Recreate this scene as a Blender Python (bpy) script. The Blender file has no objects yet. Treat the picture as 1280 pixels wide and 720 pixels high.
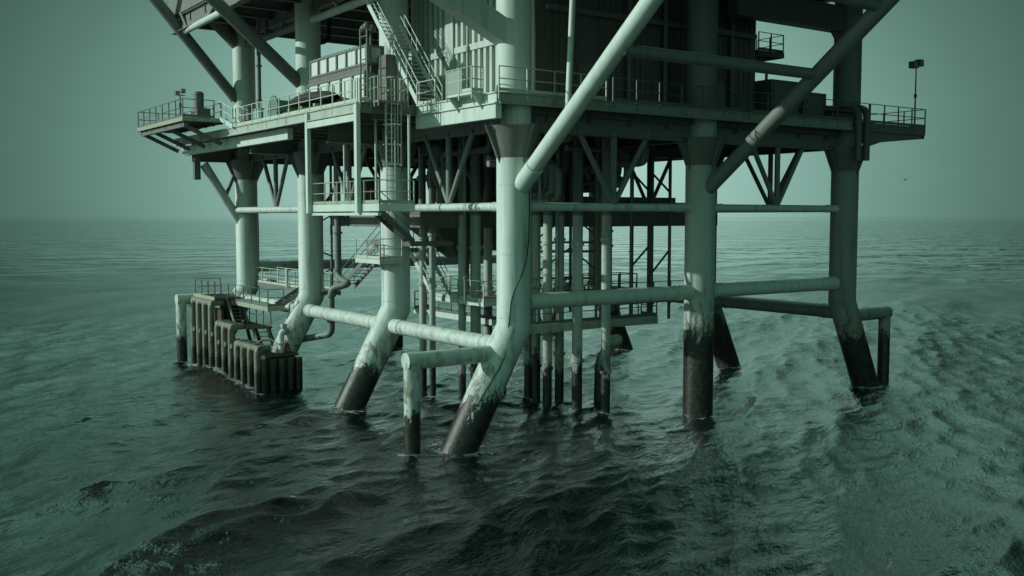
import bpy, math, random
import numpy as np
from mathutils import Vector as V

random.seed(7)
scene = bpy.context.scene
C = scene.collection
A, B = 11.36, 10.68            # leg spacing across and along the platform
Z_DECK = 15.0
R = math.radians

# ------------------------------------------------------------------ camera
cam_d = bpy.data.cameras.new('camera'); cam = bpy.data.objects.new('camera', cam_d); C.objects.link(cam)
cam_d.sensor_width = 36; cam_d.lens = 36 * 1267 / 1280
cam_d.clip_start = 0.1; cam_d.clip_end = 20000
cam.location = (-25.4, -36.0, 9.85)
cam.rotation_euler = (math.pi / 2 - .0706, 0, -.6127)
scene.camera = cam

# ------------------------------------------------------------------ materials
def nodes(name):
    m = bpy.data.materials.new(name); m.use_nodes = True
    nt = m.node_tree; b = nt.nodes['Principled BSDF']
    return m, nt, b
def N(nt, t, **kw):
    n = nt.nodes.new(t)
    for k, v in kw.items(): setattr(n, k, v)
    return n
def math_n(nt, op, a, b=None, clamp=False):
    n = N(nt, 'ShaderNodeMath', operation=op, use_clamp=clamp)
    for i, x in enumerate((a, b)):
        if x is None: continue
        if isinstance(x, (int, float)): n.inputs[i].default_value = x
        else: nt.links.new(x, n.inputs[i])
    return n.outputs[0]
def mixc(nt, f, a, b):
    n = N(nt, 'ShaderNodeMix', data_type='RGBA')
    for i, x in ((0, f), (6, a), (7, b)):
        if isinstance(x, (int, float)): n.inputs[i].default_value = x
        elif isinstance(x, tuple): n.inputs[i].default_value = (*x, 1)
        else: nt.links.new(x, n.inputs[i])
    return n.outputs[2]
def noise(nt, vec, scale, detail=4, rough=.55, sv=None):
    if sv:
        mp = N(nt, 'ShaderNodeMapping'); mp.inputs['Scale'].default_value = sv
        nt.links.new(vec, mp.inputs[0]); vec = mp.outputs[0]
    n = N(nt, 'ShaderNodeTexNoise'); n.inputs['Scale'].default_value = scale
    n.inputs['Detail'].default_value = detail; n.inputs['Roughness'].default_value = rough
    nt.links.new(vec, n.inputs['Vector'])
    return n.outputs[0]
def smooth(nt, x, lo, hi):
    n = N(nt, 'ShaderNodeMapRange', interpolation_type='SMOOTHSTEP')
    n.inputs[1].default_value = lo; n.inputs[2].default_value = hi
    nt.links.new(x, n.inputs[0]); return n.outputs[0]

def paint(name, col, rust=.25, rust_col=(.09, .055, .035), rough=.55, splash=None, bump=.02, streak=.5, metallic=0., grime=.45):
    """weathered paint: blotches, runs down the surface, rust; 'splash' = height up to which the sea has fouled it"""
    m, nt, b = nodes(name)
    pos = N(nt, 'ShaderNodeNewGeometry').outputs['Position']
    sep = N(nt, 'ShaderNodeSeparateXYZ'); nt.links.new(pos, sep.inputs[0])
    big = noise(nt, pos, .55, 5, .6)
    runs = noise(nt, pos, 1.6, 5, .65, (1.6, 1.6, .12))
    fine = noise(nt, pos, 7, 5, .7)
    c = mixc(nt, math_n(nt, 'MULTIPLY', smooth(nt, runs, .45, .75), grime), col, tuple(x * .55 for x in col))
    c = mixc(nt, math_n(nt, 'MULTIPLY', smooth(nt, big, .5, .72), .35), c, tuple(x * .72 for x in col))
    s = math_n(nt, 'MULTIPLY', smooth(nt, math_n(nt, 'ADD', math_n(nt, 'MULTIPLY', runs, .6), math_n(nt, 'MULTIPLY', fine, .4)), .56, .66), rust)
    c = mixc(nt, s, c, rust_col)
    ro = rough
    h = fine
    if splash:
        ragged = math_n(nt, 'ADD', math_n(nt, 'MULTIPLY', math_n(nt, 'SUBTRACT', noise(nt, pos, 1.1, 5, .65, (1.5, 1.5, .35)), .5), 3.6),
                        math_n(nt, 'MULTIPLY', math_n(nt, 'SUBTRACT', fine, .5), 1.6))
        hgt = math_n(nt, 'ADD', sep.outputs[2], ragged)
        soft = smooth(nt, hgt, splash + 3.2, splash + .4)      # stained paint above the growth
        hard = smooth(nt, hgt, splash + .7, splash - .55)
        hard = smooth(nt, math_n(nt, 'ADD', hard, math_n(nt, 'MULTIPLY', math_n(nt, 'SUBTRACT', noise(nt, pos, 5, 6, .8), .5), 1.1)), .35, .65)      # weed and mussels
        scr = smooth(nt, noise(nt, pos, 3.2, 6, .75, (1, 1, .4)), .44, .6)
        c = mixc(nt, math_n(nt, 'MULTIPLY', math_n(nt, 'MULTIPLY', soft, scr), .88), c, (.10, .09, .06))
        weed = mixc(nt, smooth(nt, noise(nt, pos, 5, 6, .75), .4, .7), (.013, .012, .010), (.055, .048, .038))
        c = mixc(nt, hard, c, weed)
        h = math_n(nt, 'ADD', fine, math_n(nt, 'MULTIPLY', math_n(nt, 'MULTIPLY', hard, noise(nt, pos, 6, 6, .75)), 4.))
        rr = N(nt, 'ShaderNodeMapRange'); rr.inputs[3].default_value = rough; rr.inputs[4].default_value = .38
        nt.links.new(hard, rr.inputs[0]); nt.links.new(rr.outputs[0], b.inputs['Roughness'])
    else:
        b.inputs['Roughness'].default_value = ro
    nt.links.new(c, b.inputs['Base Color'])
    b.inputs['Metallic'].default_value = metallic
    bp = N(nt, 'ShaderNodeBump'); bp.inputs['Strength'].default_value = .35; bp.inputs['Distance'].default_value = bump
    nt.links.new(h, bp.inputs['Height']); nt.links.new(bp.outputs[0], b.inputs['Normal'])
    return m

M = {}
M['leg'] = paint('leg_paint', (.55, .61, .565), .5, splash=1.9, grime=.85)
M['leg_stained_dimmed'] = paint('leg_paint_stained_dimmed', (.42, .47, .425), .4, (.10, .05, .035), splash=3.9)  # sea stains are its own; base colour also lowered to imitate dimmer light
M['conductor'] = paint('conductor_paint', (.42, .46, .41), .5, splash=2.0)
M['steel'] = paint('structural_paint', (.56, .63, .57), .22)
M['steel_dimmed'] = paint('dimmed_paint', (.27, .31, .28), .35)  # steel colour darkened to imitate light falling off towards the right
M['leg_dimmed'] = paint('leg_paint_dimmed', (.24, .275, .25), .4, (.10, .05, .035), splash=3.0)  # fouled leg paint, base darkened to copy the dimmer right side
M['edge'] = paint('edge_paint', (.42, .46, .4), .6, grime=.8)
M['strut'] = paint('shade_toned_paint', (.17, .195, .178), .3)  # colour lowered to stand in for shade around the decks
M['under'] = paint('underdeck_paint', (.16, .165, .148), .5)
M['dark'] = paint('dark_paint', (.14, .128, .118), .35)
M['black'] = paint('black_rubber', (.018, .018, .017), .1, rough=.7)
M['deck'] = paint('deck_coating', (.2, .22, .2), .5)
M['rail'] = paint('rail_paint', (.5, .54, .46), .4)
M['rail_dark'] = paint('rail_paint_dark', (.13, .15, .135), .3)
M['yellow'] = paint('faded_yellow_paint', (.33, .36, .265), .5, splash=None)
M['clad'] = paint('cladding_paint', (.5, .56, .51), .22, grime=.7)
M['white'] = paint('white_paint', (.62, .66, .62), .35, grime=.7)
M['fender'] = paint('fender_paint', (.205, .20, .155), 1., (.05, .042, .032), splash=1.1, bump=.05, grime=.9)
M['timber'] = paint('wet_timber', (.05, .042, .03), .5, splash=1.0, bump=.04)
M['rope'] = paint('black_cable', (.02, .022, .02), .0)
M['blue'] = paint('blue_tarp', (.03, .17, .34), .1)
M['drum'] = paint('drum_paint', (.42, .55, .55), .2)
M['red'] = paint('red_paint', (.17, .045, .038), .4)
M['tarp'] = paint('dark_tarp', (.03, .03, .028), .1, rough=.8)
M['green'] = paint('machine_paint', (.12, .2, .16), .4)
M['gull'] = paint('feather', (.22, .23, .23), .0)
m, nt, b_ = nodes('lamp_glass'); b_.inputs['Base Color'].default_value = (.25, .28, .27, 1); b_.inputs['Roughness'].default_value = .1
M['glass'] = m

# ------------------------------------------------------------------ mesh builder
class MB:
    def __init__(s): s.v = []; s.f = []; s.sm = []
    def add(s, vs, fs, smooth=False):
        o = len(s.v); s.v += [tuple(p) for p in vs]
        s.f += [tuple(i + o for i in f) for f in fs]
        s.sm += [smooth] * len(fs); return s
    def sweep(s, pts, r, n=12, caps=True, r1=None):
        pts = [V(p) for p in pts]
        t0 = (pts[1] - pts[0]).normalized()
        ref = V((0, 0, 1)) if abs(t0.z) < .9 else V((1, 0, 0))
        u = t0.cross(ref).normalized(); w = t0.cross(u)
        ring = [pts[0] + (u * math.cos(2 * math.pi * i / n) + w * math.sin(2 * math.pi * i / n)) * r for i in range(n)]
        rings = [ring]
        for k in range(1, len(pts)):
            t = (pts[k] - pts[k - 1]).normalized()
            if k < len(pts) - 1: nn = (t + (pts[k + 1] - pts[k]).normalized()).normalized()
            else: nn = t
            new = []
            for p in rings[-1]:
                d = (pts[k] - p).dot(nn) / t.dot(nn); new.append(p + t * d)
            rings.append(new)
        if r1 is not None and r1 != r:
            K = len(rings) - 1
            for k in range(K + 1):
                q = (r + (r1 - r) * k / K) / r
                rings[k] = [pts[k] + (p - pts[k]) * q for p in rings[k]]
        vs = [p for rg in rings for p in rg]; fs = []
        for k in range(len(rings) - 1):
            for i in range(n):
                j = (i + 1) % n
                fs.append((k * n + i, k * n + j, (k + 1) * n + j, (k + 1) * n + i))
        s.add(vs, fs, True)
        if caps:
            s.add(rings[0], [tuple(range(n))[::-1]]); s.add(rings[-1], [tuple(range(n))])
        return s
    def tube(s, a, b, r, n=12, r1=None): return s.sweep([a, b], r, n, True, r1)
    def pipe(s, pts, r, n=12, bend=None):
        pts = [V(p) for p in pts]; bend = bend or r * 3
        out = [pts[0]]
        for k in range(1, len(pts) - 1):
            a, p, c = pts[k - 1], pts[k], pts[k + 1]
            d1 = (a - p); d2 = (c - p); q = min(bend, d1.length * .45, d2.length * .45)
            p1 = p + d1.normalized() * q; p2 = p + d2.normalized() * q
            for i in range(6):
                t = i / 5; out.append(p1 * (1 - t) ** 2 + p * 2 * t * (1 - t) + p2 * t * t)
        out.append(pts[-1]); return s.sweep(out, r, n)
    def box(s, lo, hi):
        x0, y0, z0 = lo; x1, y1, z1 = hi
        v = [(x0, y0, z0), (x1, y0, z0), (x1, y1, z0), (x0, y1, z0), (x0, y0, z1), (x1, y0, z1), (x1, y1, z1), (x0, y1, z1)]
        return s.add(v, [(3, 2, 1, 0), (4, 5, 6, 7), (0, 1, 5, 4), (1, 2, 6, 5), (2, 3, 7, 6), (3, 0, 4, 7)])
    def beam(s, a, b, w, h):
        a = V(a); b = V(b); t = (b - a).normalized()
        ref = V((0, 0, 1)) if abs(t.z) < .95 else V((0, 1, 0))
        u = t.cross(ref).normalized() * w / 2; q = t.cross(u).normalized() * h / 2
        v = [a - u - q, a + u - q, a + u + q, a - u + q, b - u - q, b + u - q, b + u + q, b - u + q]
        return s.add(v, [(0, 1, 2, 3), (7, 6, 5, 4), (0, 4, 5, 1), (1, 5, 6, 2), (2, 6, 7, 3), (3, 7, 4, 0)])
    def ibeam(s, a, b, w, h, t=.04):
        a = V(a); b = V(b); dz = V((0, 0, h / 2 - t / 2))
        s.beam(a + dz, b + dz, w, t); s.beam(a - dz, b - dz, w, t); return s.beam(a, b, t, h - 2 * t)
    def prism(s, poly, z0, z1):
        n = len(poly)
        v = [(x, y, z0) for x, y in poly] + [(x, y, z1) for x, y in poly]
        f = [tuple(range(n))[::-1], tuple(range(n, 2 * n))] + [(i, (i + 1) % n, n + (i + 1) % n, n + i) for i in range(n)]
        return s.add(v, f)
    def plate(s, pts, th):
        pts = [V(p) for p in pts]; nrm = (pts[1] - pts[0]).cross(pts[2] - pts[0]).normalized() * th / 2; n = len(pts)
        v = [p + nrm for p in pts] + [p - nrm for p in pts]
        f = [tuple(range(n)), tuple(range(2 * n - 1, n - 1, -1))] + [(i, n + i, n + (i + 1) % n, (i + 1) % n) for i in range(n)]
        return s.add(v, f)
    def ball(s, c, r, n=10, sc=(1, 1, 1)):
        v = []; f = []
        for i in range(n + 1):
            th = math.pi * i / n
            for j in range(n): ph = 2 * math.pi * j / n; v.append((c[0] + r * sc[0] * math.sin(th) * math.cos(ph), c[1] + r * sc[1] * math.sin(th) * math.sin(ph), c[2] + r * sc[2] * math.cos(th)))
        for i in range(n):
            for j in range(n): f.append((i * n + j, (i + 1) * n + j, (i + 1) * n + (j + 1) % n, i * n + (j + 1) % n))
        return s.add(v, f, True)
    def ob(s, name, mat, parent=None):
        me = bpy.data.meshes.new(name); me.from_pydata(s.v, [], s.f)
        me.polygons.foreach_set('use_smooth', s.sm)
        me.materials.append(M[mat] if isinstance(mat, str) else mat)
        o = bpy.data.objects.new(name, me); C.objects.link(o)
        if parent: o.parent = parent; o.matrix_parent_inverse = parent.matrix_world.inverted() if False else o.matrix_parent_inverse
        return o
def mb(): return MB()

def tag(o, label, cat, group=None):
    o['label'] = label; o['category'] = cat
    if group: o['group'] = group
    return o
def thing(name, label, cat, group=None, loc=(0, 0, 0)):
    o = bpy.data.objects.new(name, None); C.objects.link(o); o.empty_display_size = .3
    o.location = loc
    return tag(o, label, cat, group)
def copy_thing(root, loc, label, group=None):
    r = root.copy(); C.objects.link(r); r.location = loc; r['label'] = label
    if group: r['group'] = group
    for ch in list(root.children):
        c = ch.copy(); C.objects.link(c); c.parent = r
        for g in list(ch.children):
            d = g.copy(); C.objects.link(d); d.parent = c
    return r

# ================================================================== PLATFORM
P = thing('oil_platform', 'huge pale steel oil platform standing on tubular legs in the sea', 'oil platform')
BEND = 5.05
def leg(x, y, splay, mat='leg', z_top=14.88, up='steel'):
    pts = [(x, y, z_top), (x, y, BEND)]
    if splay: pts.append((x + splay * 7.5 / BEND, y, BEND - 7.5))
    else: pts.append((x, y, -3))
    o = mb().sweep(pts, .75, 40).ob('leg', mat, P)
    mb().sweep([(x, y, 14.99), (x, y, 23.1)], .75, 40).ob('upper_column', up, o)
    mb().sweep([(x, y, 15.01), (x, y, 15.12)], .8, 40).ob('base_ring', up, o)
    for z in (8.2, 5.45, 11.2): mb().sweep([(x, y, z), (x, y, z + .05)], .757, 40).ob('weld_ring', mat, o)
    h = mb().sweep([(x, y, 12.35), (x, y, 13.7)], .755, 24, True, 1.22)
    h.ob('haunch', 'under', o)  # haunch and gussets coloured dark, as if in the deck's shadow
    for dx, dy in ((1, 0), (-1, 0), (0, 1), (0, -1)):
        mb().plate([(x + dx * .74, y + dy * .74, 12.1), (x + dx * 1.5, y + dy * 1.5, 13.72), (x + dx * .74, y + dy * .74, 13.72)], .06).ob('gusset', 'under', o)
    return o
for j in range(4):
    leg(0, j * B, -2.8)
    leg(2 * A, j * B, 2.35, 'leg_dimmed', up='strut')
leg(A, 0, 0, 'leg_stained_dimmed', up='strut'); leg(A, 3 * B, 0, 'leg_stained_dimmed')

def br(name, a, b, r, mat='leg', n=24): return mb().tube(a, b, r, n).ob(name, mat, P)
def jbr(name, a, b, r, mat='leg', ends=(1, 1)):
    o = br(name, a, b, r, mat); a = V(a); b = V(b); t = (b - a).normalized()
    for p, q, on in ((a, t, ends[0]), (b, -t, ends[1])):
        if on:
            mb().tube(p + q * .7, p + q * 1.5, r + .022, 24).ob('joint_sleeve', mat, o)
            mb().sweep([p + q * 1.5, p + q * 1.53], r + .035, 24).ob('weld_bead', mat, o)
    return o
# lower ring of braces
jbr('lower_brace', (0, 0, 6.1), (A, 0, 6.1), .36); jbr('lower_brace', (A, 0, 6.1), (2 * A, 0, 6.1), .36)
jbr('lower_brace', (0, 3 * B, 6.4), (2 * A, 3 * B, 6.4), .37)
for j in range(3):
    jbr('lower_brace', (-.47, j * B, 4.2), (-.47, (j + 1) * B, 4.2), .37)
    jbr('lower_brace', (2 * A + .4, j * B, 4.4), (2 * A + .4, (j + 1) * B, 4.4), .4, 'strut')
# upper ring, close to eye level
for (a, b) in (((0, 0), (A, 0)), ((A, 0), (2 * A, 0)), ((0, 3 * B), (2 * A, 3 * B))):
    jbr('upper_brace', (*a, 10.27), (*b, 10.27), .19)
for j in range(3):
    jbr('upper_brace', (0, j * B, 10.27), (0, (j + 1) * B, 10.27), .19)
    br('upper_brace', (2 * A, j * B, 10.27), (2 * A, (j + 1) * B, 10.27), .19)
br('upper_brace', (-.76, 3 * B - .15, 10.27), (-.2, 2 * B, 10.27), .2)
# fan of struts from the middle of each bay up to the deck
def fan(c, d, mat='under'):
    c = V(c); d = V(d)
    for k, r in ((-2.15, .13), (0, .15), (2.15, .13)):
        br('fan_strut', c + V((0, 0, .1)), c + d * k + V((0, 0, 3.5)), r, mat, 14)
for i in range(2):
    fan((A * (i + .5), 0, 10.27), (1, 0, 0), 'strut'); fan((A * (i + .5), 3 * B, 10.27), (1, 0, 0))
for j in range(3):
    fan((0, B * (j + .5), 10.27), (0, 1, 0), 'strut'); fan((2 * A, B * (j + .5), 10.27), (0, 1, 0))
for i in range(1):
    for j in (1, 2):
        fan((A * (i + .5), j * B, 10.27), (1, 0, 0), 'under')
        br('inner_brace', (A * i + .7, j * B, 10.27), (A * (i + 1) - .2, j * B, 10.27), .17, 'under')
# stubs with pile guides at the corners
def stub(x0, x1, y, z, mat='leg'):
    sg = 1 if x1 > x0 else -1
    s = br('stub_brace', (x0, y, z), (x1 + sg * .3, y, z), .36, mat)
    pl = mb().sweep([(x1, y, z), (x1, y, -3)], .34, 24).ob('pile', mat, s)
stub(-.5, -5.1, 0, 3.95); stub(-.5, -4.65, 3 * B, 4.3); stub(2 * A + .4, 2 * A + 4, 0, 4.2, 'leg_dimmed'); stub(2 * A + .4, 2 * A + 4, 3 * B, 4.2)
# outrigger braces below the upper deck
def line(p, d, t): return tuple(p[i] + d[i] * t for i in range(3))
o1 = br('outrigger_brace', (0, -.5, 11.15), line((0, -.76, 11.3), (0, -1, .8), 14.4), .36, 'steel')
br('brace_sleeve', line((0, -.5, 11.1), (0, -1, .8), .1), line((0, -.5, 11.1), (0, -1, .8), 1.05), .4, 'steel')
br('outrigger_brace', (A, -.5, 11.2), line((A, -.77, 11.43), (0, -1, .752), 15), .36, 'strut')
br('outrigger_strut', (0, -7.0, 16.05), (A, -6.9, 16.05), .24, 'strut')
br('outrigger_strut', (0, -10.2, 18.7), (A, -10.0, 18.45), .24, 'strut')
br('hanger_strut', (1.15, -2.3, 14.3), (1.75, -2.1, 23), .13, 'steel')
br('hanger_strut', (0, -8.4, 17.4), (-.9, -8.6, 23), .13, 'steel')
br('outrigger_brace', (-.2, 3 * B, 17.35), line((-.21, 3 * B, 17.5), (-1, 0, 1.14), 8), .36, 'under')
br('outrigger_brace', (-.2, 2 * B, 17.5), line((-.3, 2 * B, 17.6), (-1, 0, .83), 8), .37, 'under')
mb().beam((-.4, 0, 17.55), (-4.6, 0, 19.5), .75, 1.0).ob('outrigger_girder', 'steel', P)
br('outrigger_strut', (-4.04, 3 * B, 22.0), (-5.1, 2 * B, 21.5), .2, 'steel')
br('outrigger_strut', (0, 2 * B, 21.45), (0, B, 21.45), .22, 'steel')
br('outrigger_strut', (0, 3 * B, 21.45), (0, 2 * B, 21.45), .22, 'under')
br('hanger_strut', (0, 2.6 * B, 21.45), (0, 2.6 * B, 23), .2, 'under')
br('hanger_strut', (-4.3, 2.85 * B, 22), (-4.6, 2.93 * B, 23.4), .12, 'under')
br('hanger_strut', (-4.6, 2.4 * B, 21.8), (-4.0, 2.3 * B, 23.4), .12, 'under')
br('hanger_strut', (0, 2.75 * B, 21.45), (0, 2.92 * B, 22.9), .15, 'under')
br('hanger_strut', (0, 2.4 * B, 21.45), (0, 2.25 * B, 22.9), .15, 'under')
br('hanger_strut', (0, 1.6 * B, 21.45), (0, 1.75 * B, 23), .1, 'steel')
br('hanger_strut', (0, 1.3 * B, 21.45), (0, 1.3 * B, 23), .1, 'steel')
br('leg_knee', (0, 3 * B, 21.2), (-2.4, 3 * B, 23.4), .5, 'under')
mb().box((13.5, -.35, 19.95), (21.9, .35, 21.3)).ob('deep_girder', 'dark', P)
mb().plate([(22.1, 0, 19.0), (22.1, 0, 19.95), (21.2, 0, 19.95)], .1).ob('knee_plate', 'dark', P)
# jetty-side raker at the far corner leg
br('raker', (-.4, 3 * B, 9.3), (-2.9, 3 * B, 13.35), .3, 'leg'); br('raker', (-.7, 3 * B, 13.0), (-1.5, 3 * B, 11.1), .13, 'under')
mb().box((-3.6, 3 * B - .2, 12.3), (-3.2, 3 * B + .2, 14.0)).ob('hanger_post', 'under', P)

# cellar deck
poly = [(-1.5, -1), (23.3, -1), (23.3, 33), (-4.5, 33), (-4.5, 5.7), (-1.5, 5.7)]
mb().prism(poly, 14.86, 15.0).ob('deck_plate', 'deck', P)
def edge(a, b, mat='steel', z0=14.54, z1=14.97, off=.05):
    a = V((*a, 0)); b = V((*b, 0)); t = (b - a).normalized(); n = V((t.y, -t.x, 0)) * off
    m_ = mb(); za = V((0, 0, (z0 + z1) / 2))
    m_.beam(a + n + za, b + n + za, .06, z1 - z0)
    m_.beam(a + n * 1.6 + V((0, 0, z0)), b + n * 1.6 + V((0, 0, z0)), .2, .05)
    m_.beam(a + n * 1.6 + V((0, 0, z1)), b + n * 1.6 + V((0, 0, z1)), .14, .05)
    L = (b - a).length; k = int(L / 2.7)
    for i in range(1, k): 
        q = a + t * (L * i / k) + n * 1.5
        m_.beam(q + V((0, 0, z0 + .03)), q + V((0, 0, z1 - .03)), .05, .1)
    return m_.ob('edge_beam', mat, P)
edge((-1.5, -1), (23.3, -1), 'steel_dimmed'); edge((23.3, -1), (23.3, 33))
edge((-4.5, 33), (-4.5, 5.7), 'edge'); edge((-4.5, 5.7), (-1.5, 5.7), 'under'); edge((-1.5, 5.7), (-1.5, -1))
for (a, b) in (((-1.44, 5.7), (-1.44, -.95)), ((-3.9, 33), (-3.9, 15)), ((22.9, -.4), (22.9, 33))):
    mb().beam((*a, 14.22), (*b, 14.22), .3, .6).ob('deck_girder', 'steel', P)
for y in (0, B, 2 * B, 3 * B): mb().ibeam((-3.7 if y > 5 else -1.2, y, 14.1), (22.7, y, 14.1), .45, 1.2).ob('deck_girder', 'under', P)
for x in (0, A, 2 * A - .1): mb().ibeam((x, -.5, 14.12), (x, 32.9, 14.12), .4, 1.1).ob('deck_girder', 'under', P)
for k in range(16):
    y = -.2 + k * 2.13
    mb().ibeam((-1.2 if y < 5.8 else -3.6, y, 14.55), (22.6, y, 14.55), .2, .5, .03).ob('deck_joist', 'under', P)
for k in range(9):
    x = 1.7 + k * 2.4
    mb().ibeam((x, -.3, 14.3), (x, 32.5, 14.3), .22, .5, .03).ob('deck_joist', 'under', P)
# small gallery that carries on past the right-hand edge
g = mb().box((23.36, -1, 14.84), (28.6, 3.2, 15.0)).ob('gallery_floor', 'deck', P)
mb().plate([(23.4, -.9, 14.83), (28.5, -.9, 14.83), (28.5, -.9, 14.35), (24.6, -.9, 14.0), (23.4, -.9, 13.7)], .08).ob('gallery_bracket', 'under', g)
mb().plate([(23.4, 3.1, 14.83), (28.5, 3.1, 14.83), (28.5, 3.1, 14.35), (24.6, 3.1, 14.0), (23.4, 3.1, 13.7)], .08).ob('gallery_bracket', 'under', g)
mb().box((28.6, -1, 14.36), (28.66, 3.2, 15.02)).ob('gallery_fascia', 'dark', g)
mb().box((23.4, -1.06, 14.55), (28.66, -1.01, 15.02)).ob('gallery_fascia', 'under', g)
# upper deck overhead
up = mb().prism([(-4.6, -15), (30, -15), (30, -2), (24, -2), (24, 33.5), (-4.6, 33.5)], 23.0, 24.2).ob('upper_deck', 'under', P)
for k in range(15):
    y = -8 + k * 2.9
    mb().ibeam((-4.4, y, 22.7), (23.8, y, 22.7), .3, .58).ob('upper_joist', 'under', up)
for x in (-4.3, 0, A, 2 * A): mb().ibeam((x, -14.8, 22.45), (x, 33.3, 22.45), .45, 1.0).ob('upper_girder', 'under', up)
# mezzanine deck near eye level
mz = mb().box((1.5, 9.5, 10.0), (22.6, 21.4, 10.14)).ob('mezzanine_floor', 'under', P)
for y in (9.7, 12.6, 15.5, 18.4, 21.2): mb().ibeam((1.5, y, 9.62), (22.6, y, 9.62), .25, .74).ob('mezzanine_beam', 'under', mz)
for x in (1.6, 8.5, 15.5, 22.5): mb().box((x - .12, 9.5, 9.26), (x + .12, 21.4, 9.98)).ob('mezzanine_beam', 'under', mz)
for x, y in ((1.7, 21.2), (8.5, 21.2), (15.5, 21.2), (8.5, 9.7), (15.5, 9.7)): mb().tube((x, y, 10.1), (x, y, 13.6), .12).ob('mezzanine_hanger', 'under', mz)

# ================================================================== RAILINGS
def rail_run(parent, pts, h=1.05, sp=1.35, mat='rail', toe=True, r=.024):
    pts = [V(p) for p in pts]
    for zz, nm in ((h, 'top_rail'), (h * .52, 'mid_rail')):
        mb().sweep([p + V((0, 0, zz)) for p in pts], r, 8).ob(nm, mat, parent)
    if toe:
        t = mb()
        for a, b in zip(pts, pts[1:]): t.beam(a + V((0, 0, .1)), b + V((0, 0, .1)), .012, .14)
        t.ob('toe_board', mat, parent)
    done = []
    for a, b in zip(pts, pts[1:]):
        L = (b - a).length; k = max(1, round(L / sp))
        for i in range(k + 1):
            q = a + (b - a) * (i / k)
            if any((q - d).length < .1 for d in done): continue
            done.append(q)
            mb().beam(q + V((0, 0, -.28)), q + V((0, 0, h)), .055, .055).ob('post', mat, parent)
def railing(label, pts, group='guard rails around the decks', **kw):
    t = thing('guard_railing', label, 'railing', group); rail_run(t, pts, **kw); return t
E = .06
railing('long pale railing along the left deck edge past drums and container', [(-4.5 - E, 21.3, 15), (-4.5 - E, 5.75, 15)])
railing('short railing across the end of the left deck beside the caged ladder', [(-4.5, 5.7 - E, 15), (-3.95, 5.7 - E, 15)])
railing('railing run at the foot of the big staircase', [(-1.5 - E, 5.6, 15), (-1.5 - E, 3.95, 15)])
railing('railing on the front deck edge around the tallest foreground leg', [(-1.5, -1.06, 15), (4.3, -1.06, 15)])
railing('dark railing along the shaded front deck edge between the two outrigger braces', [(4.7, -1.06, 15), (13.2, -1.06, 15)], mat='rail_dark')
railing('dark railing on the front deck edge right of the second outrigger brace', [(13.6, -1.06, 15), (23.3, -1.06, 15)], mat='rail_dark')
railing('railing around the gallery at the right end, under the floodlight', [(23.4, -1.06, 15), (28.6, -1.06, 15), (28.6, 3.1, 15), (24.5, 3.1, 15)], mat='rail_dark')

# wind-screened bay at the front-left deck corner
wb = thing('screened_bay', 'small bright bay with a solid screen and rails at the deck corner', 'screen bay')
mb().box((-2.15, .0, 14.96), (-1.56, 2.0, 15.06)).ob('floor', 'steel', wb)
mb().box((-2.16, .75, 15.1), (-2.12, 1.95, 16.05)).ob('screen', 'steel_dimmed', wb)
mb().plate([(-2.1, .05, 14.95), (-1.57, .05, 14.95), (-1.57, .05, 14.3)], .05).ob('bracket', 'steel', wb)
mb().plate([(-2.1, 1.9, 14.95), (-1.57, 1.9, 14.95), (-1.57, 1.9, 14.3)], .05).ob('bracket', 'steel', wb)
rail_run(wb, [(-1.6, 2.0, 15.05), (-2.15, 2.0, 15.05), (-2.15, 0, 15.05), (-1.6, 0, 15.05)], sp=1.0)

# ================================================================== STAIRS
def stair(name, label, a, b, width_dir, w, mat='steel', step=.22, rails=(1, 1), st=(.05, .26), group='flights of steel stairs'):
    t = thing(name, label, 'staircase', group)
    a = V(a); b = V(b); wd = V(width_dir).normalized() * w
    for k, s_ in ((0, -1), (1, 1)):
        mb().beam(a + wd * k, b + wd * k, *st).ob('stringer', mat, t)
        if rails[k]:
            for hh, nm in ((1.0, 'handrail'), (.55, 'mid_rail')):
                mb().sweep([a + wd * k + V((0, 0, hh)), b + wd * k + V((0, 0, hh))], .026, 8).ob(nm, mat, t)
            n = max(2, int((b - a).length / 1.6))
            for i in range(n + 1):
                q = a + wd * k + (b - a) * i / n
                mb().tube(q, q + V((0, 0, 1.0)), .025, 8).ob('rail_post', mat, t)
    n = int(abs(b.z - a.z) / step)
    run = (b - a); run.z = 0; run = run.normalized() * .24
    for i in range(1, n):
        q = a + (b - a) * i / n
        mb().plate([q + wd * .03, q + wd * .97, q + wd * .97 + run, q + wd * .03 + run], .03).ob('tread', mat, t)
    return t
stair('deck_staircase', 'longest staircase, climbing steeply to the upper deck before the corrugated wall', (-1.35, 5.75, 15.0), (-1.35, 13.0, 22.9), (1, 0, 0), 1.25)
stair('access_staircase', 'short dark stair from the hung gallery down to the landing on the leg', (-1.7, 9.3, 10.2), (.3, 9.3, 8.55), (0, 1, 0), .8, 'under')
stair('access_staircase', 'long stair slanting down leftwards between two left legs', (1.0, 14.2, 8.5), (1.0, 19.4, 5.6), (1, 0, 0), .9, 'under')
stair('access_staircase', 'open stair rising from the pale railed walkway among conductor pipes', (2.85, 11.7, 5.5), (2.85, 14.9, 8.5), (1, 0, 0), 1.15)
stair('access_staircase', 'stub flight linking the left corner gallery to the main deck', (-4.75, 21.3, 15.0), (-4.75, 23.4, 15.62), (1, 0, 0), .8, 'steel')

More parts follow.
